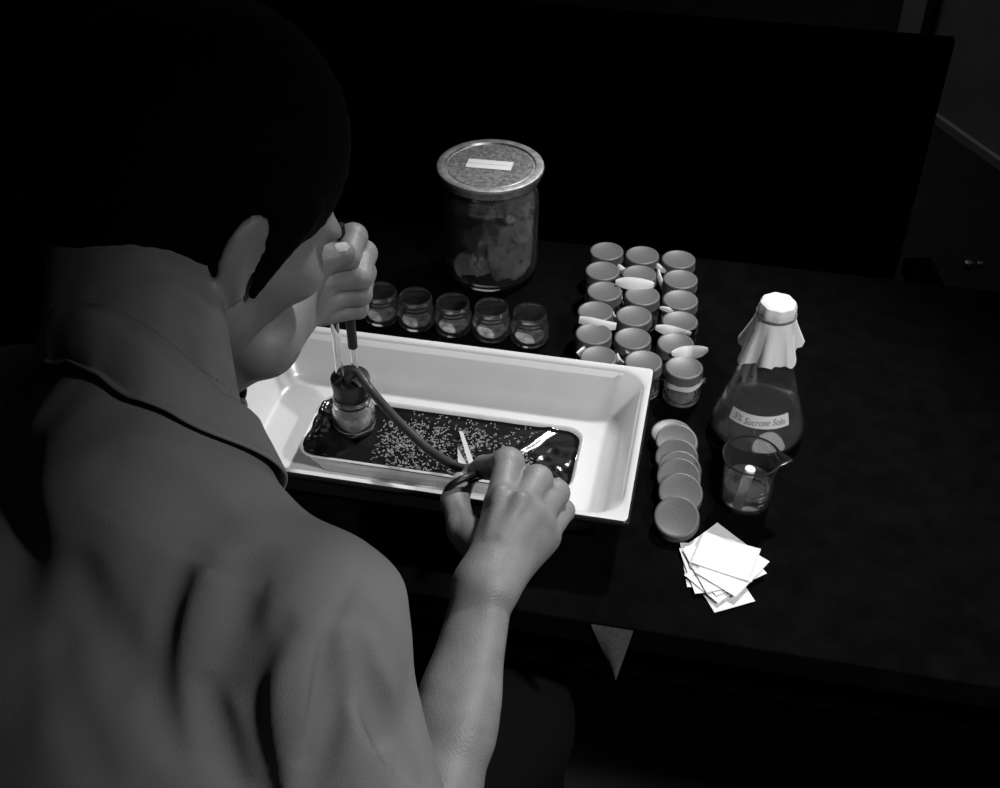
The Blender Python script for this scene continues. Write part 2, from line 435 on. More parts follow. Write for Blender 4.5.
def paper_tag(jar, px0, py0, px1, py1, w, z=.0330, belly=.3, mat='paper'):
    """a curled slip of paper tucked behind / under a lid: runs between two points at height z, w wide, leaf-shaped"""
    a = atz(px0, py0, TZ+z); b = atz(px1, py1, TZ+z); d = b-a; L_ = d.length; d.normalize()
    n_ = Vector((d.y, -d.x, 0)); n_ = n_ if n_.y < 0 else -n_
    vs, fs = [], []; m = 14
    for i in range(m+1):
        t = i/m; env = (1-abs(2*t-1)**2.6)*(1-belly)+belly
        c = a.lerp(b, t)+n_*(.0022*math.sin(t*PI))
        for k in range(5):
            f = k/4-.5
            p = c + n_*(w*.62*env*f) + Vector((0, 0, 1))*(-w*.72*env*f + .0012*math.cos(f*PI) + .0008*math.sin(t*5))
            vs.append(p-jar.location)
    N = len(vs); vs += [v+Vector((0, .0001, -.0003)) for v in vs[:N]]
    for i in range(m):
        for k in range(4):
            q = i*5+k; fs.append((q, q+5, q+6, q+1)); fs.append((N+q, N+q+1, N+q+6, N+q+5))
    o = mobj('paper_tag', vs, fs, mat, jar, smooth=True); return o
def zt5(x, y): return (560+x/4.375, 230+y/4.375)
def ptag(i, x0, y0, x1, y1, w, z=.031, belly=.3, mat='paper'):
    paper_tag(jars[i], *zt5(x0, y0), *zt5(x1, y1), w, z, belly, mat)
ptag(7, 243, 228, 412, 236, .0130, .0400, .35)
ptag(0, 252, 160, 296, 182, .0075, .030, .8)
ptag(12, 418, 150, 466, 178, .0060, .030, .5)
ptag(13, 428, 172, 470, 268, .0055, .028, .4)
ptag(3, 84, 392, 246, 418, .0095, .0370, .7)
ptag(2, 270, 262, 280, 325, .0040, .024, .6)
ptag(14, 436, 340, 545, 358, .0055, .0335, .4)
ptag(15, 418, 426, 574, 454, .0105, .0375, .4)
ptag(16, 488, 540, 648, 520, .0125, .0390, .3)
ptag(5, 76, 545, 132, 492, .0070, .030, .6)
ptag(11, 286, 532, 338, 516, .0060, .0330, .5)
ptag(10, 248, 542, 278, 582, .0050, .028, .6)
ptag(3, 232, 362, 248, 385, .0050, .026, .8)
# paper band round the neck of the nearest jar
vs, fs = [], []; n = 16; J = jars[17]
for i in range(n+1):
    a = math.radians(-168+i/n*150); tw = .0006*math.sin(i*.8)
    for k in range(3): vs.append((math.cos(a)*(.0176+tw), math.sin(a)*(.0176+tw), .0215+.0058*k/2+.0012*i/n))
for k in range(3): vs.append((.0195, -.0060+.0004*k, .0235+.0058*k/2))
for i in range(n+1):
    for k in range(2): q = i*3+k; fs.append((q, q+3, q+4, q+1))
mobj('paper_band', vs, fs, 'paper', J, smooth=True)

# ================================================================== LOOSE LIDS, overlapping row
lidpos = [(672, 432, 3, 0), (677, 440, 17, 6), (677, 456, 22, -4), (680, 468, 20, 7), (679, 476, 24, 2), (681, 491, 22, 8), (677, 515, 23, 0)]
lname = ['grey lid at the far end of the overlapping row of loose lids, mostly covered', 'second farthest loose grey lid in the overlapping row', 'third farthest loose grey lid, in the far half of the overlapping row',
         'middle loose grey lid of seven, a thin crescent showing', 'third nearest loose grey lid in the overlapping row', 'second nearest loose grey lid in the overlapping row', 'nearest loose grey lid, its whole top showing, touching the paper slips']
for i, (x, y, tilt, yaw) in enumerate(lidpos):
    o = make_cap(None, 'loose_lid', z=.0098, r=.0182)
    tl = math.radians(tilt)
    zc = .0098/2 + .0189*math.sin(tl)*1.0 + .001
    c = atz(x, y, TZ+zc+.005*math.cos(tl))
    R = Matrix.Rotation(A+math.radians(yaw), 4, 'Z') @ Matrix.Rotation(tl, 4, 'X')
    # lowest point of the lid touches the table
    top = Matrix.Translation((c.x, c.y, 0)) @ R @ Matrix.Translation((0, 0, -.0098))
    low = min((top @ v.co).z for v in o.data.vertices)
    o.matrix_world = Matrix.Translation((0, 0, TZ-low)) @ top
    tag(o, lname[i], 'jar lid', 'loose jar lids in a row')

# ================================================================== PAPER SLIPS
def slip(name, cu_, cv_, ang, w_, h_, z, curl, mat='paper'):
    vs, fs = [], []; nx, ny = 8, 6
    for i in range(nx+1):
        for j in range(ny+1):
            x, y = (i/nx-.5)*w_, (j/ny-.5)*h_
            zz = curl*((x/w_*2)**2)*.5 + curl*.6*max(0, (x/w_+y/h_))**2
            vs.append((x, y, zz))
    N = len(vs); vs += [(x, y, zz+.00025) for x, y, zz in vs[:N]]
    for i in range(nx):
        for j in range(ny):
            k = i*(ny+1)+j; fs.append((k, k+ny+1, k+ny+2, k+1)); fs.append((N+k, N+k+1, N+k+ny+2, N+k+ny+1))
    bd = [i*(ny+1) for i in range(nx+1)] + [nx*(ny+1)+j for j in range(1, ny+1)] + [i*(ny+1)+ny for i in range(nx-1, -1, -1)] + [j for j in range(ny-1, 0, -1)]
    for a, b in zip(bd, bd[1:]+bd[:1]): fs.append((a, b, N+b, N+a))
    o = mobj(name, vs, fs, mat, smooth=False, loc=P(cu_, cv_, z), rz=A+math.radians(ang))
    return o
# (px,py centre, angle, w, h)
sl = [(716, 584, -60, .050, .034), (701, 566, -78, .046, .034), (712, 549, 52, .040, .034), (705, 571, -70, .047, .036), (719, 577, 50, .050, .036), (723, 573, 40, .048, .036), (712, 570, -62, .047, .038), (727, 572, 60, .048, .038), (721, 562, -13, .046, .036)]
slab = ['white paper slip at the bottom of the fanned pile, curved edge toward the viewer', 'white paper slip sticking out at the left side of the fanned pile', 'white paper slip whose corner points away at the back of the pile', 'white paper slip sixth from the top of the fanned pile', 'white paper slip fifth from the top, edges showing at the lower right of the pile', 'white paper slip fourth from the top of the fanned pile', 'white paper slip third from the top of the fanned pile', 'white paper slip directly under the topmost one of the fanned pile',
        'topmost white paper slip of the fanned pile, one corner pointing right']
for i, (x, y, an, w_, h_) in enumerate(sl):
    x += 4
    p = atz(x, y, TZ); d = Vector((p.x, p.y))-O2
    o = slip('paper_slip', d.dot(U), d.dot(V), an, w_, h_, TZ+.0004+i*.00075, .0010)
    tag(o, slab[i] or 'white paper slip in the middle of the fanned pile, only its edges showing', 'paper', 'white paper slips in a fanned pile')

# ================================================================== FLASK
fk = thing('conical_flask', 'conical glass flask with a labelled clear solution and white paper cap tied on', 'flask', P(0, 0), 0)
fb = atz(755, 431, TZ); fk.location = fb
out = [(0, .0012), (.030, .0002), (.0355, .0012), (.0392, .0048), (.0408, .0100), (.0402, .0160), (.0375, .0240), (.0145, .1010), (.0130, .1080), (.0128, .1290), (.0145, .1315), (.0140, .1330)]
inn = [(.0122, .1325), (.0113, .1290), (.0114, .1080), (.0130, .1010), (.0360, .0240), (.0387, .0160), (.0392, .0100), (.0378, .0060), (.0345, .0030), (.030, .0022), (0, .0030)]
lathe('glass_body', out+inn, 'glass', fk, seg=64, sharp=60)
def fr(z):  # outer radius on the cone
    return .0375+(.0145-.0375)*(z-.024)/(.101-.024)
lvl = .0355
lathe('solution', [(0, .0034), (.030, .0026), (.0343, .0034), (.0375, .0063), (.0389, .0101), (.0384, .0160), (.0357, .0240), (fr(lvl)-.0017, lvl), (0, lvl)], 'water', fk, seg=64, sharp=60)
def skirt(r, z, a):
    if z > .128: return r*(1+.03*math.cos(8*a)), z
    t = (.128-z)/.030; s = math.cos(7*a+.6); s = math.copysign(abs(s)**.6, s)
    q = math.cos(a-(-2.5)) * .5 + .5
    return r*(1+t*.12*s+t*.10*q), z - t*.004*math.cos(3.5*a+.7)*abs(s) - t*.005*q + t*.003*math.cos(a-.4)
pc = lathe('paper_cap', [(0, .1420), (.0105, .1415), (.0138, .1396), (.0153, .1360), (.0156, .1318), (.0152, .1288), (.0160, .126), (.0175, .1185), (.0200, .1095), (.0235, .0965), (.0231, .0965), (.0196, .1095), (.0171, .1185), (.0150, .1275)], 'cap_paper', fk, seg=112, rmod=skirt, sharp=30)
lathe('tie_band', [(.0155, .1278), (.0166, .1282), (.0166, .1296), (.0155, .1300), (.0150, .1289), (.0155, .1278)], 'band', fk, seg=40)
# label strip bent round the cone, with its handwriting
la0 = math.radians(-102); half = .80
def onlabel(s, t, off=.0003):      # s in -.5...5 along, t 0..1 upwards
    z = .0330+.0112*t + .0008*s; a = la0+s*2*half; r = fr(z)+off
    return (r*math.cos(a), r*math.sin(a), z)
vs, fs = [], []; n = 24
for i in range(n+1):
    for j in range(3): vs.append(onlabel(i/n-.5, j/2))
for i in range(n):
    for j in range(2): k = i*3+j; fs.append((k, k+3, k+4, k+1))
lb = mobj('label_strip', vs, fs, 'paper', fk, smooth=True)
tc_ = bpy.data.curves.new('t', 'FONT'); tc_.body = '5% Sucrose Soln'; tc_.size = 1; tc_.shear = .25; tc_.resolution_u = 3
to = bpy.data.objects.new('t', tc_); COL.objects.link(to); bpy.context.view_layer.update()
me = bpy.data.meshes.new_from_object(to.evaluated_get(bpy.context.evaluated_depsgraph_get())); bpy.data.objects.remove(to)
bm = bmesh.new(); bm.from_mesh(me)
bmesh.ops.subdivide_edges(bm, edges=[e for e in bm.edges if e.calc_length() > .3], cuts=2)
xs = [v.co.x for v in bm.verts]; x0, x1 = min(xs), max(xs)
for v in bm.verts:
    s = ((v.co.x-x0)/(x1-x0)-.5)*.84; t = .24+v.co.y*.74
    v.co = Vector(onlabel(s, t + .06*math.sin(s*9), .0006))
bm.to_mesh(me); bm.free(); me.name = 'handwriting'; me.materials.append(M['ink'])
ho = bpy.data.objects.new('handwriting', me); link(ho, lb)

# ================================================================== BEAKER
bk = thing('glass_beaker', 'small glass beaker of clear liquid in front of the flask, spout pointing right', 'beaker', atz(744, 500, TZ), 0)
sa = math.radians(-12)
def spout(r, z, a):
    d = (a-sa+PI) % (2*PI)-PI; t = max(0, (z-.036)/.014)
    return r + .0075*t*t*math.exp(-(d/.20)**2), z + .0008*t*math.exp(-(d/.25)**2)
lathe('glass_body', [(0, .0006), (.0165, 0), (.0195, .0012), (.0208, .0042), (.0210, .008), (.0210, .036), (.0214, .043), (.0224, .048), (.0236, .0500), (.0238, .0507), (.0228, .0508), (.0216, .0490), (.0206, .043), (.0200, .036), (.0199, .008), (.0194, .0045), (.0180, .0026), (.0150, .0020), (0, .0022)],
      'glass', bk, seg=72, rmod=spout, sharp=70)
lathe('water', [(0, .0024), (.0148, .0022), (.0178, .0029), (.0191, .0048), (.0197, .0082), (.0197, .0225), (0, .0225)], 'water', bk, seg=48, sharp=60)
for k, z in enumerate((.012, .0165, .021, .0255)):
    vs, fs = [], []; n = 6; a0 = math.radians(-72); aw = .16 if k % 2 else .26
    for i in range(n+1):
        for j in range(2): a = a0+aw*i/n; vs.append((.02115*math.cos(a), .02115*math.sin(a), z+j*.0006))
    for i in range(n): q = i*2; fs.append((q, q+2, q+3, q+1))
    mobj('graduation_mark', vs, fs, 'paper2', bk)
rd = tube('glass_rod', [bk.location+Vector((-.0030, -.0120, .0470)), bk.location+Vector((-.0065, -.0095, .0045))], [.0042, .0036], 'frost', None, seg=20)
tag(rd, 'short frosted rod standing in the small beaker', 'rod')

# ================================================================== BIG JAR
bj = thing('specimen_jar', 'large glass jar with a flat metal lid and white label, behind the row of jars', 'jar', atz(491, 269, TZ), A)
HJ = .1235
out = [(0, .002), (.036, 0), (.0440, .002), (.0475, .007), (.0485, .014), (.0485, .088), (.0470, .096), (.0450, .101), (.0450, .113), (.0460, .116)]
inn = [(.0432, .116), (.0430, .101), (.0448, .095), (.0463, .087), (.0463, .014), (.0445, .008), (.0400, .005), (0, .006)]
lathe('glass_body', out+inn, 'glass', bj, seg=64, sharp=60)
lathe('lid', [(0, HJ-.0016), (.0420, HJ-.0016), (.0428, HJ-.0022), (.0440, HJ-.0022), (.0452, HJ-.0004), (.0500, HJ-.0002), (.0525, HJ-.0008), (.0532, HJ-.0025), (.0528, HJ-.0045), (.0505, HJ-.0055), (.0500, HJ-.0115), (.0485, HJ-.0120), (.0480, HJ-.0060), (0, HJ-.006)],
      'lidtop', bj, seg=72, sharp=35)
lid = bj.children[-1]
lid.data.materials.append(M['metal'])
for p in lid.data.polygons:
    if max(math.hypot(lid.data.vertices[i].co.x, lid.data.vertices[i].co.y) for i in p.vertices) > .0425: p.material_index = 1
for k in (0, 1):
    o = box('label_strip', (-.001, .0052-.0086*k, HJ-.0012), (.045, .0080, .0005), 'paper', lid, rz=.04)
# crumpled gauze inside
def crumple(name, c, rad, amp, seed, mat, parent, rm=.044):
    bm = bmesh.new(); bmesh.ops.create_icosphere(bm, subdivisions=5, radius=1)
    for v in bm.verts:
        n_ = v.co.normalized(); q = n_*1.25+Vector((seed, 0, 0))
        d = 1+amp*(1-2.5*abs(noise.noise(q)))+amp*.5*(1-2.5*abs(noise.noise(q*2.3)))
        p = Vector(c)+Vector((n_.x*rad[0], n_.y*rad[1], n_.z*rad[2]))*d
        h = math.hypot(p.x, p.y)
        if h > rm: p.x *= rm/h; p.y *= rm/h
        p.z = max(.0075, min(.112, p.z)); v.co = p
    me = bpy.data.meshes.new(name); bm.to_mesh(me); bm.free(); me.materials.append(M[mat])
    return link(bpy.data.objects.new(name, me), parent, True)
crumple('crumpled_gauze', (.018, .000, .036), (.026, .034, .026), .35, 3, 'gauze', bj)
crumple('crumpled_gauze', (.026, .004, .080), (.016, .024, .014), .35, 8, 'gauze', bj)
crumple('pale_wad', (-.004, -.026, .024), (.010, .010, .010), .35, 5, 'sediment', bj)

# ================================================================== ASPIRATOR
AB = P(0, 0); ab = atz(355, 426, TF+PH-.004)
AZ = FZ+.0004
asp = thing('aspirator', 'aspirator bottle with black stopper, glass tubes and long rubber hose, standing on the film', 'aspirator', (ab.x, ab.y, AZ), 0)
jar_glass(asp, .036, .0183, 'bottle')
lathe('wadding', [(0, .0046), (.0150, .0044), (.0155, .013), (.013, .016), (0, .0155)], 'sediment', asp, seg=28)
st = .0545
lathe('stopper', [(0, .026), (.0125, .026), (.0142, .0335), (.0165, st-.002), (.0160, st-.0004), (.0150, st), (0, st)], 'rubber', asp, seg=36)
loc = Vector((ab.x, ab.y, AZ))
ta = Vector((-.0085, .002, 0)); tb_ = Vector((.0045, .003, 0))
TT = 1.015-AZ
tube('glass_tube', [ta+Vector((0, 0, .022)), ta+Vector((0, 0, .08)), ta+Vector((0.001, 0, .15)), ta+Vector((0.001, 0, TT-.005))], .0036, 'glass', asp, seg=20, inner=.0026)
tube('glass_tube', [tb_+Vector((0, 0, .022)), tb_+Vector((0, 0, .10)), tb_+Vector((0, 0, .13))], .0030, 'glass', asp, seg=20, inner=.0020)
s0 = atz(359, 352, AZ+.085)-loc
tube('rubber_sleeve', [tb_+Vector((0, 0, .083)), tb_+Vector((0, 0, .13)), tb_+Vector((-.001, 0, TT-.03))], .0040, 'rubber', asp, seg=20)
def L(px, py, z): return atz(px, py, z)-loc
zt = AZ+st
hp = [Vector((-.001, -.005, st-.004)), Vector((-.001, -.005, st+.004)), L(356, 372, zt+.009), L(364, 381, zt+.008), L(374, 394, zt+.003), L(398, 421, .845), L(428, 449, .842), L(455, 466, .843), L(470, 470, .843), L(482, 474, .838)]
tube('rubber_hose', catmull(hp, 8), .0037, 'hose', asp, seg=18)

# ================================================================== SDF TOOLKIT (for the person)
class Field:
    def __init__(s, lo, hi, vx):
        s.lo = np.array(lo, float); s.vx = vx; s.n = np.ceil((np.array(hi)-s.lo)/vx).astype(int)+1
        s.bg = 8*vx; s.a = np.full(tuple(s.n), .05, np.float32)
    def view(s, lo, hi):
        i0 = np.maximum(0, np.floor((np.array(lo)-s.lo)/s.vx).astype(int)); i1 = np.minimum(s.n, np.ceil((np.array(hi)-s.lo)/s.vx).astype(int)+1)
        if np.any(i1 <= i0): return None
        ax = [(s.lo[k]+np.arange(i0[k], i1[k])*s.vx).astype(np.float32) for k in range(3)]
        return (slice(i0[0], i1[0]), slice(i0[1], i1[1]), slice(i0[2], i1[2])), ax[0][:, None, None], ax[1][None, :, None], ax[2][None, None, :]
    def merge(s, sl, d, k, mode):
        o = s.a[sl]
        if mode == 'sub': o = -o
        if k > 0:
            h = np.maximum(k-np.abs(o-d), 0)/k; r = np.minimum(o, d)-h*h*k*.25
        else: r = np.minimum(o, d)
        s.a[sl] = -r if mode == 'sub' else r
    def cone(s, a, b, r1, r2=None, k=.006, mode='add'):
        r2 = r1 if r2 is None else r2; a = np.array(a, np.float32); b = np.array(b, np.float32); m = max(r1, r2)+k+4*s.vx
        v = s.view(np.minimum(a, b)-m, np.maximum(a, b)+m)
        if v is None: return
        sl_, X, Y, Z_ = v; ab = b-a; L2 = float(ab@ab)+1e-12
        t = np.clip(((X-a[0])*ab[0]+(Y-a[1])*ab[1]+(Z_-a[2])*ab[2])/L2, 0, 1)
        d = np.sqrt((X-a[0]-t*ab[0])**2+(Y-a[1]-t*ab[1])**2+(Z_-a[2]-t*ab[2])**2)-(r1+(r2-r1)*t)
        s.merge(sl_, d, k, mode)
    def chain(s, pts, rs, k=.004, mode='add'):
        for i in range(len(pts)-1): s.cone(pts[i], pts[i+1], rs[i], rs[i+1], k, mode)
    def strand(s, pts, rs, k, mode):      # one smooth merge for a whole polyline
        P_ = np.array(pts, np.float32); m = max(rs)+k+4*s.vx
        v = s.view(P_.min(0)-m, P_.max(0)+m)
        if v is None: return
        sl_, X, Y, Z_ = v; D_ = None
        for i in range(len(pts)-1):
            a, b = P_[i], P_[i+1]; ab = b-a; L2 = float(ab@ab)+1e-12
            t = np.clip(((X-a[0])*ab[0]+(Y-a[1])*ab[1]+(Z_-a[2])*ab[2])/L2, 0, 1)
            d = np.sqrt((X-a[0]-t*ab[0])**2+(Y-a[1]-t*ab[1])**2+(Z_-a[2]-t*ab[2])**2)-(rs[i]+(rs[i+1]-rs[i])*t)
            D_ = d if D_ is None else np.minimum(D_, d)
        s.merge(sl_, D_, k, mode)
    def ell(s, c, R, rad, k=.01, mode='add'):
        """R: three unit axes"""
        c = np.array(c, np.float32); R = np.array(R, np.float32); rad = np.array(rad, np.float32); m = float(rad.max())+k+4*s.vx
        v = s.view(c-m, c+m)
        if v is None: return
        sl_, X, Y, Z_ = v; X = X-c[0]; Y = Y-c[1]; Z_ = Z_-c[2]
        q = [(X*R[i][0]+Y*R[i][1]+Z_*R[i][2]) for i in range(3)]
        k0 = np.sqrt(sum((q[i]/rad[i])**2 for i in range(3))); k1 = np.sqrt(sum((q[i]/rad[i]**2)**2 for i in range(3)))+1e-9
        s.merge(sl_, k0*(k0-1)/k1, k, mode)
    def coords(s):
        return [(s.lo[k]+np.arange(s.n[k])*s.vx).astype(np.float32).reshape([-1 if j == k else 1 for j in range(3)]) for k in range(3)]
    def plane(s, p, n_, k=.0):     # keep the side the normal points away from
        X, Y, Z_ = s.coords(); n_ = np.array(n_, np.float32); n_ = n_/np.linalg.norm(n_)
        d = (X-p[0])*n_[0]+(Y-p[1])*n_[1]+(Z_-p[2])*n_[2]
        if k > 0:
            h = np.maximum(k-np.abs(s.a-d), 0)/k; s.a = np.maximum(s.a, d)+h*h*k*.25
        else: s.a = np.maximum(s.a, d)
    def sample(s, p):
        g = (np.array(p)-s.lo)/s.vx; i = np.floor(g).astype(int)
        if np.any(i < 0) or np.any(i+1 >= s.n): return .05
        f = g-i; c = s.a[i[0]:i[0]+2, i[1]:i[1]+2, i[2]:i[2]+2]
        c = c[0]*(1-f[0])+c[1]*f[0]; c = c[0]*(1-f[1])+c[1]*f[1]; return float(c[0]*(1-f[2])+c[1]*f[2])
    def hit(s, px, py, d0=.3, d1=1.2):
        d = d0
        while d < d1:
            p = atd(px, py, d); v = s.sample(p)
            if v < .0003: return p
            d += max(.0008, v*.5)
        return None
    def mesh(s):
        g = openvdb.FloatGrid(s.bg); a = np.clip(s.a, -s.bg, s.bg).astype(np.float32)
        g.copyFromArray(a); pts, tr, qd = g.convertToPolygons(0.0, 0.0)
        return np.array(pts)*s.vx+s.lo, np.array(tr).reshape(-1, 3), np.array(qd).reshape(-1, 4)
def field_obj(name, fields, mat, parent=None):
    V_, FT, off = [], [], 0
    for f in fields:
        p, tr, qd = f.mesh(); V_.append(p); FT += [tuple(x) for x in (tr[:, ::-1]+off).tolist()] + [tuple(x) for x in (qd[:, ::-1]+off).tolist()]; off += len(p)
    me = bpy.data.meshes.new(name); me.from_pydata(np.concatenate(V_).tolist(), [], FT); me.update(); me.materials.append(M[mat])
    return link(bpy.data.objects.new(name, me), parent, True)
def vec(*a): return np.array(a, float)
def nz(v): v = np.array(v, float); return v/np.linalg.norm(v)
def W(px, py, z): return np.array(atz(px, py, z))

# ================================================================== PERSON
az = math.radians(40); Fd = vec(math.sin(az), math.cos(az), 0); Rd = vec(math.cos(az), -math.sin(az), 0); Zd = vec(0, 0, 1)
N0 = vec(-.200, -.345, 1.016)
SR = vec(-.098, -.452, .985); SL = vec(-.31, -.265, .955)
ER = vec(-.062, -.535, .750); WR = W(484, 588, .868)
EL = vec(-.39, -.168, .798); WL = vec(-.165, -.180, .956)
HC = vec(-.196, -.155, 1.062)
hp_, ha = math.radians(38), math.radians(48)
hf = vec(math.cos(hp_)*math.sin(ha), math.cos(hp_)*math.cos(ha), -math.sin(hp_))
hu = vec(math.sin(hp_)*math.sin(ha), math.sin(hp_)*math.cos(ha), math.cos(hp_)); hs = np.cross(hf, hu)
def Hd(f, s_, u): return HC+hf*f+hs*s_+hu*u
HP = vec(-.335, -.585, .60)
ax_ = nz(N0-HP)
# ---- torso, neck and head
B = Field((-.56, -.80, .45), (.08, .0, 1.30), .0034)
TR = [Rd, Fd, Zd]
tf = nz(Fd-ax_*np.dot(Fd, ax_)); TX = [Rd, tf, ax_]
B.ell(N0-ax_*.18-Fd*.02, TX, (.120, .070, .14), .02)
B.ell(N0-ax_*.36-Fd*.01, TX, (.130, .080, .17), .03)
B.ell(HP, TR, (.155, .115, .11), .05)
B.cone(N0-Zd*.025-Fd*.01, SR, .030, .034, .02); B.cone(N0-Zd*.025-Fd*.01, SL, .030, .034, .02)
nb = Hd(-.030, 0, -.045)
B.cone(N0-nz(nb-N0)*.03, nb, .046, .049, .02)
for s_ in (-1, 1):      # neck muscles
    B.cone(N0-Fd*.02+Rd*s_*.045, Hd(-.050, s_*.035, -.035), .018, .015, .02)
    B.cone(N0+Fd*.04+Rd*s_*.02, Hd(-.02, s_*.062, -.045), .012, .010, .014)
HR = [hf, hs, hu]
B.ell(Hd(-.012, 0, .028), HR, (.094, .074, .082), .01)
B.ell(Hd(.028, 0, -.035), HR, (.062, .060, .078), .03)
B.cone(Hd(-.005, .052, -.060), Hd(.070, .014, -.102), .017, .014, .02); B.cone(Hd(-.005, -.052, -.060), Hd(.070, -.014, -.102), .017, .014, .02)
B.ell(Hd(.074, 0, -.100), HR, (.017, .020, .015), .012)
for s_ in (-1, 1):
    B.ell(Hd(.056, s_*.046, -.022), HR, (.026, .020, .018), .02)      # cheekbones
    B.ell(Hd(.070, s_*.033, .014), HR, (.014, .026, .009), .012)      # brows
    B.ell(Hd(.088, s_*.032, -.004), HR, (.012, .015, .010), .010, 'sub')
    B.ell(Hd(.073, s_*.032, -.004), HR, (.012, .013, .012), .002)
B.cone(Hd(.080, 0, .004), Hd(.100, 0, -.035), .008, .011, .010)
for s_ in (-1, 1): B.ell(Hd(.092, s_*.012, -.040), HR, (.009, .007, .007), .006)
B.ell(Hd(.086, 0, -.062), HR, (.010, .024, .0055), .005); B.ell(Hd(.084, 0, -.072), HR, (.010, .021, .0065), .005)
B.cone(Hd(.097, -.018, -.067), Hd(.097, .018, -.067), .0022, .0022, .003, 'sub')
for s_ in (-1, 1):      # ears
    e = Hd(-.010, s_*.073, -.012); eR = [nz(hf*.85+hs*s_*-.35), nz(hs*s_*.85+hf*-.35), hu]
    B.ell(e+hf*-.006+hs*s_*.008, [hf, hs, hu], (.015, .006, .028), .006)
    B.ell(e+hf*.002+hs*s_*.016, [hf, hs, hu], (.009, .006, .019), .005, 'sub')
    B.ell(e+hf*.004+hs*s_*.004-hu*.026, [hf, hs, hu], (.008, .005, .009), .005)
B.cone(SR, ER, .036, .030, .02); B.cone(SL, EL, .036, .032, .02)
# thighs, so that the figure goes on below the hips under its trousers
# ---- right forearm and hand
K_ = Field((-.09, -.62, .68), (.075, -.13, .94), .00135)
def arm(fd, e, wv, side_v, rE=.040, rW=.0185, flat=1.0):
    d = wv-e
    fd.cone(e, e+d*.28, rE, rE*1.04, .01); fd.cone(e+d*.28, e+d*.70, rE*1.04, rE*.70, .015); fd.cone(e+d*.66, wv, rE*.70, rW, .015)
    s_ = nz(side_v)
    fd.cone(e+d*.60+s_*.010, wv+s_*.0085, .016, rW*.84, .012); fd.cone(e+d*.60-s_*.010, wv-s_*.0085, .017, rW*.84, .012)
arm(K_, ER, WR, vec(1, 0, .45), .031, .0128)
K_.ell(WR+vec(.0145, -.006, .004), np.eye(3), (.006, .008, .007), .008)       # ulna bump
mi, mm, mr, mp = W(501, 500, .893), W(521, 507, .894), W(537, 518, .884), W(546, 532, .868)
for m_, r0, r1 in ((mi, .0125, .0120), (mm, .0120, .0120), (mr, .0105, .0112), (mp, .0095, .0100)):
    st_ = WR*.93+m_*.07
    K_.cone(st_, m_-vec(0, 0, .006), r0, r1, .016)
K_.cone(WR, (mi+mp)/2-vec(0, .008, .014), .013, .014, .015)
pi_, di_, ti_ = W(508, 464, .890), W(484, 467, .862), W(470, 474, .842)
K_.chain([mi-vec(0, 0, .002), pi_, di_, ti_], [.0108, .0098, .0082, .0068], .0035)
K_.ell(pi_+vec(0, .001, .001), np.eye(3), (.0112, .0108, .0100), .004)
pm, dm, tm = W(537, 480, .885), W(524, 476, .856), W(500, 482, .838)
K_.chain([mm-vec(0, 0, .002), pm, dm, tm], [.0108, .0098, .0085, .0072], .0030); K_.ell(pm, np.eye(3), (.0106, .0100, .0098), .004)
pr_, dr, tr_ = W(555, 493, .868), W(541, 490, .842), W(515, 492, .827)
K_.chain([mr-vec(0, 0, .002), pr_, dr, tr_], [.0102, .0093, .0080, .0068], .0030); K_.ell(pr_, np.eye(3), (.0100, .0096, .0092), .004)
pp, dp_, tp_ = W(563, 511, .848), W(548, 508, .828), W(528, 508, .818)
K_.chain([mp-vec(0, 0, .002), pp, dp_, tp_], [.0092, .0083, .0072, .0062], .0030)
tc0, tm0, ti0, tt0 = W(486, 562, .860), W(463, 528, .856), W(455, 501, .856), W(464, 482, .846)
K_.chain([tc0, tm0, ti0, tt0], [.0115, .0105, .0096, .0078], .005)
K_.cone(tm0*.8+tc0*.2, mi*.6+WR*.4-vec(0, 0, .012), .008, .011, .010)
for a_, b_ in ((mi, .55), (mm, .5), (mr, .5)):      # tendons on the back of the hand
    K_.cone(a_+vec(0, 0, .0085), (a_*(1-b_)+WR*b_)+vec(0, 0, .0115), .0032, .0022, .008)
# ---- left forearm and fist round the tube
Lf = Field((-.40, -.34, .76), (-.06, -.05, 1.05), .0014)
arm(Lf, EL, WL, vec(0, 0, 1), .028, .0135)
T0 = vec(ab.x-.003, ab.y, 0)
kz = [.968, .952, .936, .921]
ku = nz(vec(-.85, .5, 0))
for i, z in enumerate(kz):
    sc_ = [1, 1.05, 1, .85][i]
    mc = T0+vec(-.026, .006+.001*i, z-(.004 if i == 0 else 0)); pc_ = T0+vec(.022*sc_-.002, .014-.002*i, z+.001); dc = T0+vec(.020*sc_, -.014*sc_, z-.003); tc2 = T0+vec(-.008, -.0185, z-.005)
    if i == 0: pc_ += vec(-.005, -.003, .000); dc += vec(-.007, .0, .002)
    r_ = [.0100, .0102, .0096, .0084][i]
    Lf.chain([mc, pc_, dc, tc2], [r_*1.12, r_, r_*.93, r_*.82], .0022)
    Lf.ell(pc_, np.eye(3), (r_*1.06, r_*1.06, r_*1.04), .003)
    Lf.cone(WL*.94+mc*.06, mc-vec(.004, .004, .002), .0135, .0125, .015)
Lf.cone(WL, T0+vec(-.030, -.012, .943), .016, .019, .02); Lf.cone(WL, T0+vec(-.016, -.020, .930), .014, .013, .015)
tq = [WL+vec(.010, .006, .004), W(303, 282, .962), W(322, 259, .976), W(344, 253, .979)]
Lf.chain(tq, [.0155, .0130, .0108, .0084], .007)
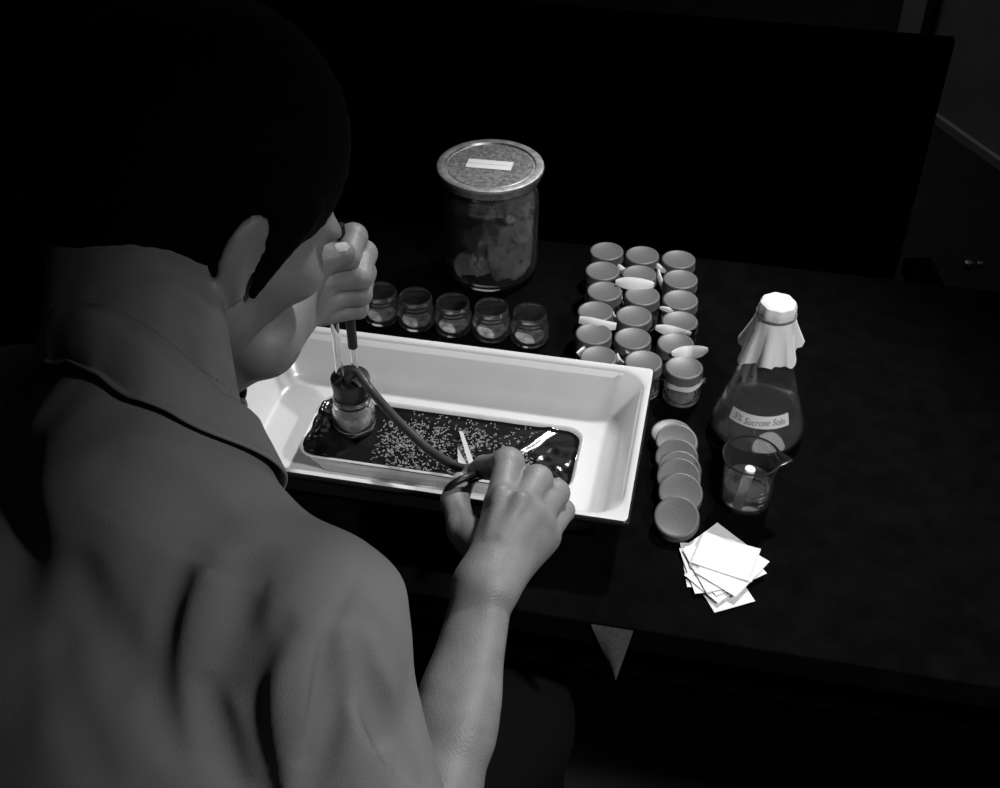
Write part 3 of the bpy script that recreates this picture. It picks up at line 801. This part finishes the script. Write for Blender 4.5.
# merge everything into ONE body mesh
person = field_obj('person', [B, K_, Lf], 'skin')
tag(person, 'dark-haired person in a grey short-sleeved shirt leaning over the tray, back to the viewer', 'person')
def nail(name, c, nrm, d, parent):
    nrm = nz(nrm); d = nz(np.array(d)-nrm*np.dot(d, nrm)); s_ = np.cross(nrm, d); vs, fs = [], []
    for i in range(7):
        for j in range(7):
            a, b = i/6*2-1, j/6*2-1; k = math.sqrt(max(0, 1-.55*a*a*a*a)); p = c+d*a*.0046+s_*b*k*.0040+nrm*(.0007-.0011*b*b); vs.append(p)
    for i in range(6):
        for j in range(6): q = i*7+j; fs.append((q, q+7, q+8, q+1))
    return mobj(name, vs, fs, 'nail', parent, smooth=True)
nail('thumb_nail', tq[3]+vec(-.001, -.0030, .0076), vec(.1, -.4, 1), tq[3]-tq[2], person)
nail('thumb_nail', (tt0*.8+ti0*.2)+vec(-.003, .001, .0074), vec(-.3, -.1, 1), tt0-ti0, person)

# ---- hair
Hh = Field(HC-.16, HC+.16, .0024)
Hh.ell(Hd(-.016, 0, .034), HR, (.102, .083, .092), .0)
Hh.ell(Hd(-.050, 0, -.022), HR, (.050, .064, .050), .03)
for s_ in (-1, 1): Hh.cone(Hd(.020, s_*.070, .02), Hd(.014, s_*.071, -.038), .012, .003, .012)   # sideburns
for s_ in (-1, 1): Hh.ell(Hd(-.014, s_*.090, -.015), HR, (.022, .020, .034), .006, 'sub')        # round the ears
Hh.ell(Hd(.105, 0, -.035), HR, (.062, .085, .082), .008, 'sub')                                  # face opening
X, Y, Z_ = Hh.coords()
nx_ = np.sin(X*420+Y*160)*np.sin(Y*390-Z_*210)*np.sin(Z_*350+X*120); Hh.a = Hh.a+(.0010*nx_).astype(np.float32)
hair = field_obj('hair', [Hh], 'hair', person); hair['label'] = 'short black hair'

# ---- shirt
S_ = Field((-.60, -.86, .50), (.06, -.10, 1.14), .0027)
S_.ell(N0-ax_*.185-Fd*.03, TX, (.150, .100, .165), .03)
S_.ell(N0-ax_*.37-Fd*.01, TX, (.150, .112, .18), .05)
S_.ell(HP+vec(0, 0, .02), TR, (.168, .130, .12), .05)
S_.cone(N0-Zd*.020-Fd*.012, SR+vec(-.002, 0, -.003), .046, .046, .035); S_.cone(N0-Zd*.020-Fd*.012, SL, .046, .046, .035)
S_.cone(N0-nz(nb-N0)*.05, N0-nz(nb-N0)*.01, .062, .058, .03)
S_.cone(atd(345, 592, .60), atd(377, 590, .615), .012, .008, .008)
sR = SR+(ER-SR)*.88; sL = SL+(EL-SL)*.80
S_.cone(N0-ax_*.11-Fd*.03, SL-ax_*.09-Fd*.02, .060, .058, .06)
S_.cone(SR, sR, .047, .058, .025); S_.cone(SL, sL, .047, .052, .025)
def groove(pts, r, depth, k, mode='sub'):
    q = []
    for (x, y) in pts:
        h_ = S_.hit(x, y)
        if h_ is not None: q.append(Vector(h_))
    if len(q) < 2: return
    q = catmull(q, 5); m = len(q)-1; c = []; rr = []
    for i, p in enumerate(q):
        e = max(.12, math.sin(PI*i/m))**.7; rl = r*(.6+.4*e); dl = depth*e
        c.append(np.array(p)-np.array(FW)*(rl-dl)*(1 if mode == 'sub' else -1)); rr.append(rl)
    S_.strand(c, rr, k, mode)
# ridges first, valleys second
groove([(215, 575), (190, 650), (196, 730), (225, 800)], .016, .004, .03, 'add')
groove([(306, 632), (288, 675), (285, 730), (300, 800)], .014, .004, .025, 'add')
groove([(352, 650), (360, 700), (350, 790)], .012, .003, .02, 'add')
groove([(187, 553), (168, 600), (155, 665), (160, 710), (176, 750)], .009, .0045, .008)
groove([(272, 624), (255, 648), (245, 680), (248, 730), (264, 795)], .011, .0062, .008)
groove([(338, 650), (336, 690), (328, 730), (308, 795)], .009, .006, .007)
groove([(238, 600), (232, 640), (222, 680)], .012, .002, .012)
groove([(75, 580), (95, 630), (120, 660)], .014, .0015, .014)
groove([(12, 470), (6, 560), (20, 680)], .020, .002, .02)
groove([(60, 640), (70, 700), (100, 770)], .012, .003, .010)
groove([(205, 690), (215, 730), (232, 785)], .008, .003, .008)
groove([(385, 690), (400, 740), (425, 790)], .008, .004, .008)
groove([(362, 640), (372, 690), (385, 745)], .007, .003, .008)
groove([(120, 460), (190, 490), (240, 540)], .014, .0015, .016)
# yoke seam and armhole seam: thin lines
groove([(100, 505), (140, 524), (187, 545), (225, 566), (262, 582)], .0036, .0014, .002)
groove([(356, 576), (344, 598), (333, 625), (320, 690), (306, 760)], .0036, .0014, .003)
# cloth is a shell: hollow out, open at neck, sleeve ends and hem
X, Y, Z_ = S_.coords()
wr_n = (np.sin(X*95+Z_*40+np.sin(Y*60))*np.sin(Y*70-X*35+1.3)).astype(np.float32)*.0011
S_.a = S_.a+wr_n
full = Field.__new__(Field); full.lo, full.vx, full.n, full.a = S_.lo, S_.vx, S_.n, S_.a.copy()
inner = S_.a+.0075
S_.a = np.maximum(S_.a, -inner)
na = nz(nb-N0)
S_.cone(N0-na*.02, nb+na*.02, .0525, .0525, .0, 'sub')
for s0_, e0 in ((sR, nz(ER-SR)), (sL, nz(EL-SL))):
    cpt = s0_+e0*.02
    d = (X-cpt[0])*e0[0]+(Y-cpt[1])*e0[1]+(Z_-cpt[2])*e0[2]
    near = np.sqrt((X-cpt[0])**2+(Y-cpt[1])**2+(Z_-cpt[2])**2)-.10
    S_.a = np.maximum(S_.a, -np.maximum(-d, near))
S_.a = np.maximum(S_.a, .545-Z_)
shirt = field_obj('shirt', [S_], 'shirt', person); shirt['label'] = 'grey short-sleeved cotton shirt'
# ---- collar: leaf folded down round the neck, lying on the shirt
ce_ = nz(vec(.80, -.38, -.38)); ca_ = vec(.15, .80, .58); ca_ = nz(ca_-ce_*np.dot(ca_, ce_)); cf = np.cross(ca_, ce_); cf = cf*(1 if np.dot(cf, Fd+Zd*-.3) > 0 else -1)
cc = N0+vec(.004, .020, .030)
def clear(p, m):
    for it in range(40):
        v = full.sample(p)
        if v >= m: break
        g = np.array([full.sample(p+d_)-full.sample(p-d_) for d_ in np.eye(3)*.004]); L_ = np.linalg.norm(g)
        if L_ < 1e-6: g = vec(0, -.5, 1); L_ = 1.1
        p = p+g/L_*min(.004, m-v+.0005)
    return p
NP, NQ = 72, 14; vs, fs = [], []
for i in range(NP+1):
    t = i/NP*2-1; ph = -PI/2+t*math.radians(138)
    o_ = ce_*math.cos(ph)+cf*math.sin(ph); fr_ = max(0, math.sin(ph)*.5+.5)
    top_ = cc+o_*(.0485+.005*fr_+.003*math.cos(ph))+ca_*(.016-.020*fr_); Ln = .036+.030*fr_**1.5
    dn = nz(-ca_*.80+o_*.60)
    for j in range(-3, NQ+1):
        if j < 0: p = top_-ca_*(.004*-j)-o_*.0012; vs.append(p)       # inner stand
        else:
            s_ = j/NQ; p = top_+dn*Ln*s_+o_*.0035*math.sin(s_*PI)+o_*.0008*math.sin(t*23)
            v_ = full.sample(p)
            if v_ > .007 and s_ > .35:      # let the leaf settle onto the shirt
                g = np.array([full.sample(p+d_)-full.sample(p-d_) for d_ in np.eye(3)*.004]); L_ = np.linalg.norm(g)
                if L_ > 1e-5: p = p-g/L_*(v_-.006)*min(1, (s_-.35)/.5)
            vs.append(clear(p, .0042))
mc = NQ+4
for i in range(NP):
    for j in range(mc-1): k = i*mc+j; fs.append((k, k+mc, k+mc+1, k+1))
collar = mobj('collar', vs, fs, 'shirt', shirt, smooth=True)
sm_ = collar.modifiers.new('thick', 'SOLIDIFY'); sm_.thickness = .0022; sm_.offset = 1
sb_ = collar.modifiers.new('round', 'SUBSURF'); sb_.levels = 1; sb_.render_levels = 1
# ---- trousers, shoes, watch
Tt = Field((-.62, -.86, .0), (.35, .12, .70), .007)
Tt.ell(HP-vec(0, 0, .03), TR, (.172, .135, .12), .03)
kR = vec(.00, -.20, .54); kL = vec(-.26, .00, .55); fR = vec(.02, -.20, .07); fL = vec(-.26, -.02, .07)
Tt.cone(HP+Rd*.09-Zd*.05, kR, .085, .062, .03); Tt.cone(HP-Rd*.09-Zd*.05, kL, .085, .062, .03)
Tt.cone(kR, fR, .060, .048, .03); Tt.cone(kL, fL, .060, .048, .03)
tr_o = field_obj('trousers', [Tt], 'trousers', person); tr_o['label'] = 'dark trousers'
for f_ in (fR, fL):
    Sh = Field(f_-.17-vec(0, 0, 0), f_+vec(.2, .24, .1), .004)
    a_ = f_*vec(1, 1, 0)+vec(0, 0, .034); Sh.cone(a_-Fd*.05, a_+Fd*.13, .033, .036, .01); Sh.cone(a_, f_+vec(0, 0, .02), .036, .040, .02); Sh.plane((0, 0, .002), (0, 0, -1))
    field_obj('shoe', [Sh], 'shoe', person)
wd_ = nz(EL-WL); wc = WL+wd_*.050; s1 = nz(np.cross(wd_, Zd)); s2 = np.cross(wd_, s1)
pts = []
vs, fs = [], []; n = 28; ring = [(-.007, .0), (-.007, .002), (.007, .002), (.007, .0)]
for i in range(n):
    a = 2*PI*i/n; dv = s1*math.cos(a)*.0225+s2*math.sin(a)*.0270; dn = nz(dv)
    for (q, r_) in ring: vs.append(wc+wd_*q+dv+dn*r_)
for i in range(n):
    j = (i+1) % n
    for k in range(4): m_ = (k+1) % 4; fs.append((i*4+k, j*4+k, j*4+m_, i*4+m_))
ws = mobj('wristwatch', vs, fs, 'shoe', person, smooth=False); ws['label'] = 'dark wristwatch strap'
wcase = lathe('watch_case', [(0, 0), (.014, 0), (.0155, .002), (.0150, .006), (.0135, .0072), (0, .0072)], 'metal', ws, seg=32)
cdir = nz(-s1*(1 if np.dot(s1, vec(1, -1, 0)) < 0 else -1)*.2+vec(.3, -.5, -.8)); cdir = nz(cdir-wd_*np.dot(cdir, wd_))
m4 = Vector(cdir).to_track_quat('Z', 'Y').to_matrix().to_4x4(); wcase.matrix_world = Matrix.Translation(Vector(wc+cdir*.0245)) @ m4

# stool the person sits on
stl = thing('stool', 'dark wooden stool under the seated person, hidden by the shirt', 'stool', (HP[0], HP[1], 0), -az)
SZ = HP[2]-.165
lathe('seat', [(0, SZ-.03), (.16, SZ-.03), (.17, SZ-.025), (.17, SZ-.004), (.165, SZ), (0, SZ)], 'wood', stl, seg=40)
for k in range(4):
    a = PI/4+k*PI/2
    tube('leg', [(math.cos(a)*.12, math.sin(a)*.12, SZ-.03), (math.cos(a)*.17, math.sin(a)*.17, 0.0)], .014, 'wood', stl, seg=12)

# ================================================================== FORCEPS in the right hand
tip = W(460, 432, FZ+.0015)
fc = thing('forceps', 'bright pair of forceps held in the right hand, tips on the black film', 'forceps', tuple(tip), 0)
def blade(p0, p1, w0, w1, name):
    d = Vector(p1)-Vector(p0); d.normalize(); s_ = d.cross(Vector((0, 0, 1))).normalized(); n_ = s_.cross(d)
    vs = []
    for p, ww in ((Vector(p0), w0), (Vector(p1), w1)):
        for a, b in ((-1, -1), (1, -1), (1, 1), (-1, 1)): vs.append(p+s_*a*ww/2+n_*b*.0006)
    fs = [(0, 1, 2, 3), (4, 5, 6, 7), (0, 1, 5, 4), (1, 2, 6, 5), (2, 3, 7, 6), (3, 0, 4, 7)]
    return mobj(name, [v-Vector(tip) for v in vs], fs, 'paper2', fc)
blade(W(461, 432, FZ+.0015), W(472, 466, .830), .0030, .0044, 'blade')
blade(W(459, 447, FZ+.0015), W(463, 470, .832), .0024, .0075, 'blade')
# dark loop of tubing over the thumb
lp = catmull([W(482, 474, .846), W(472, 476, .868), W(460, 480, .872), W(449, 488, .866), W(445, 500, .850), W(452, 508, .838)], 6)
lo_ = tube('rubber_hose', [Vector(p)-loc for p in lp], .0028, 'rubber', asp, seg=14)
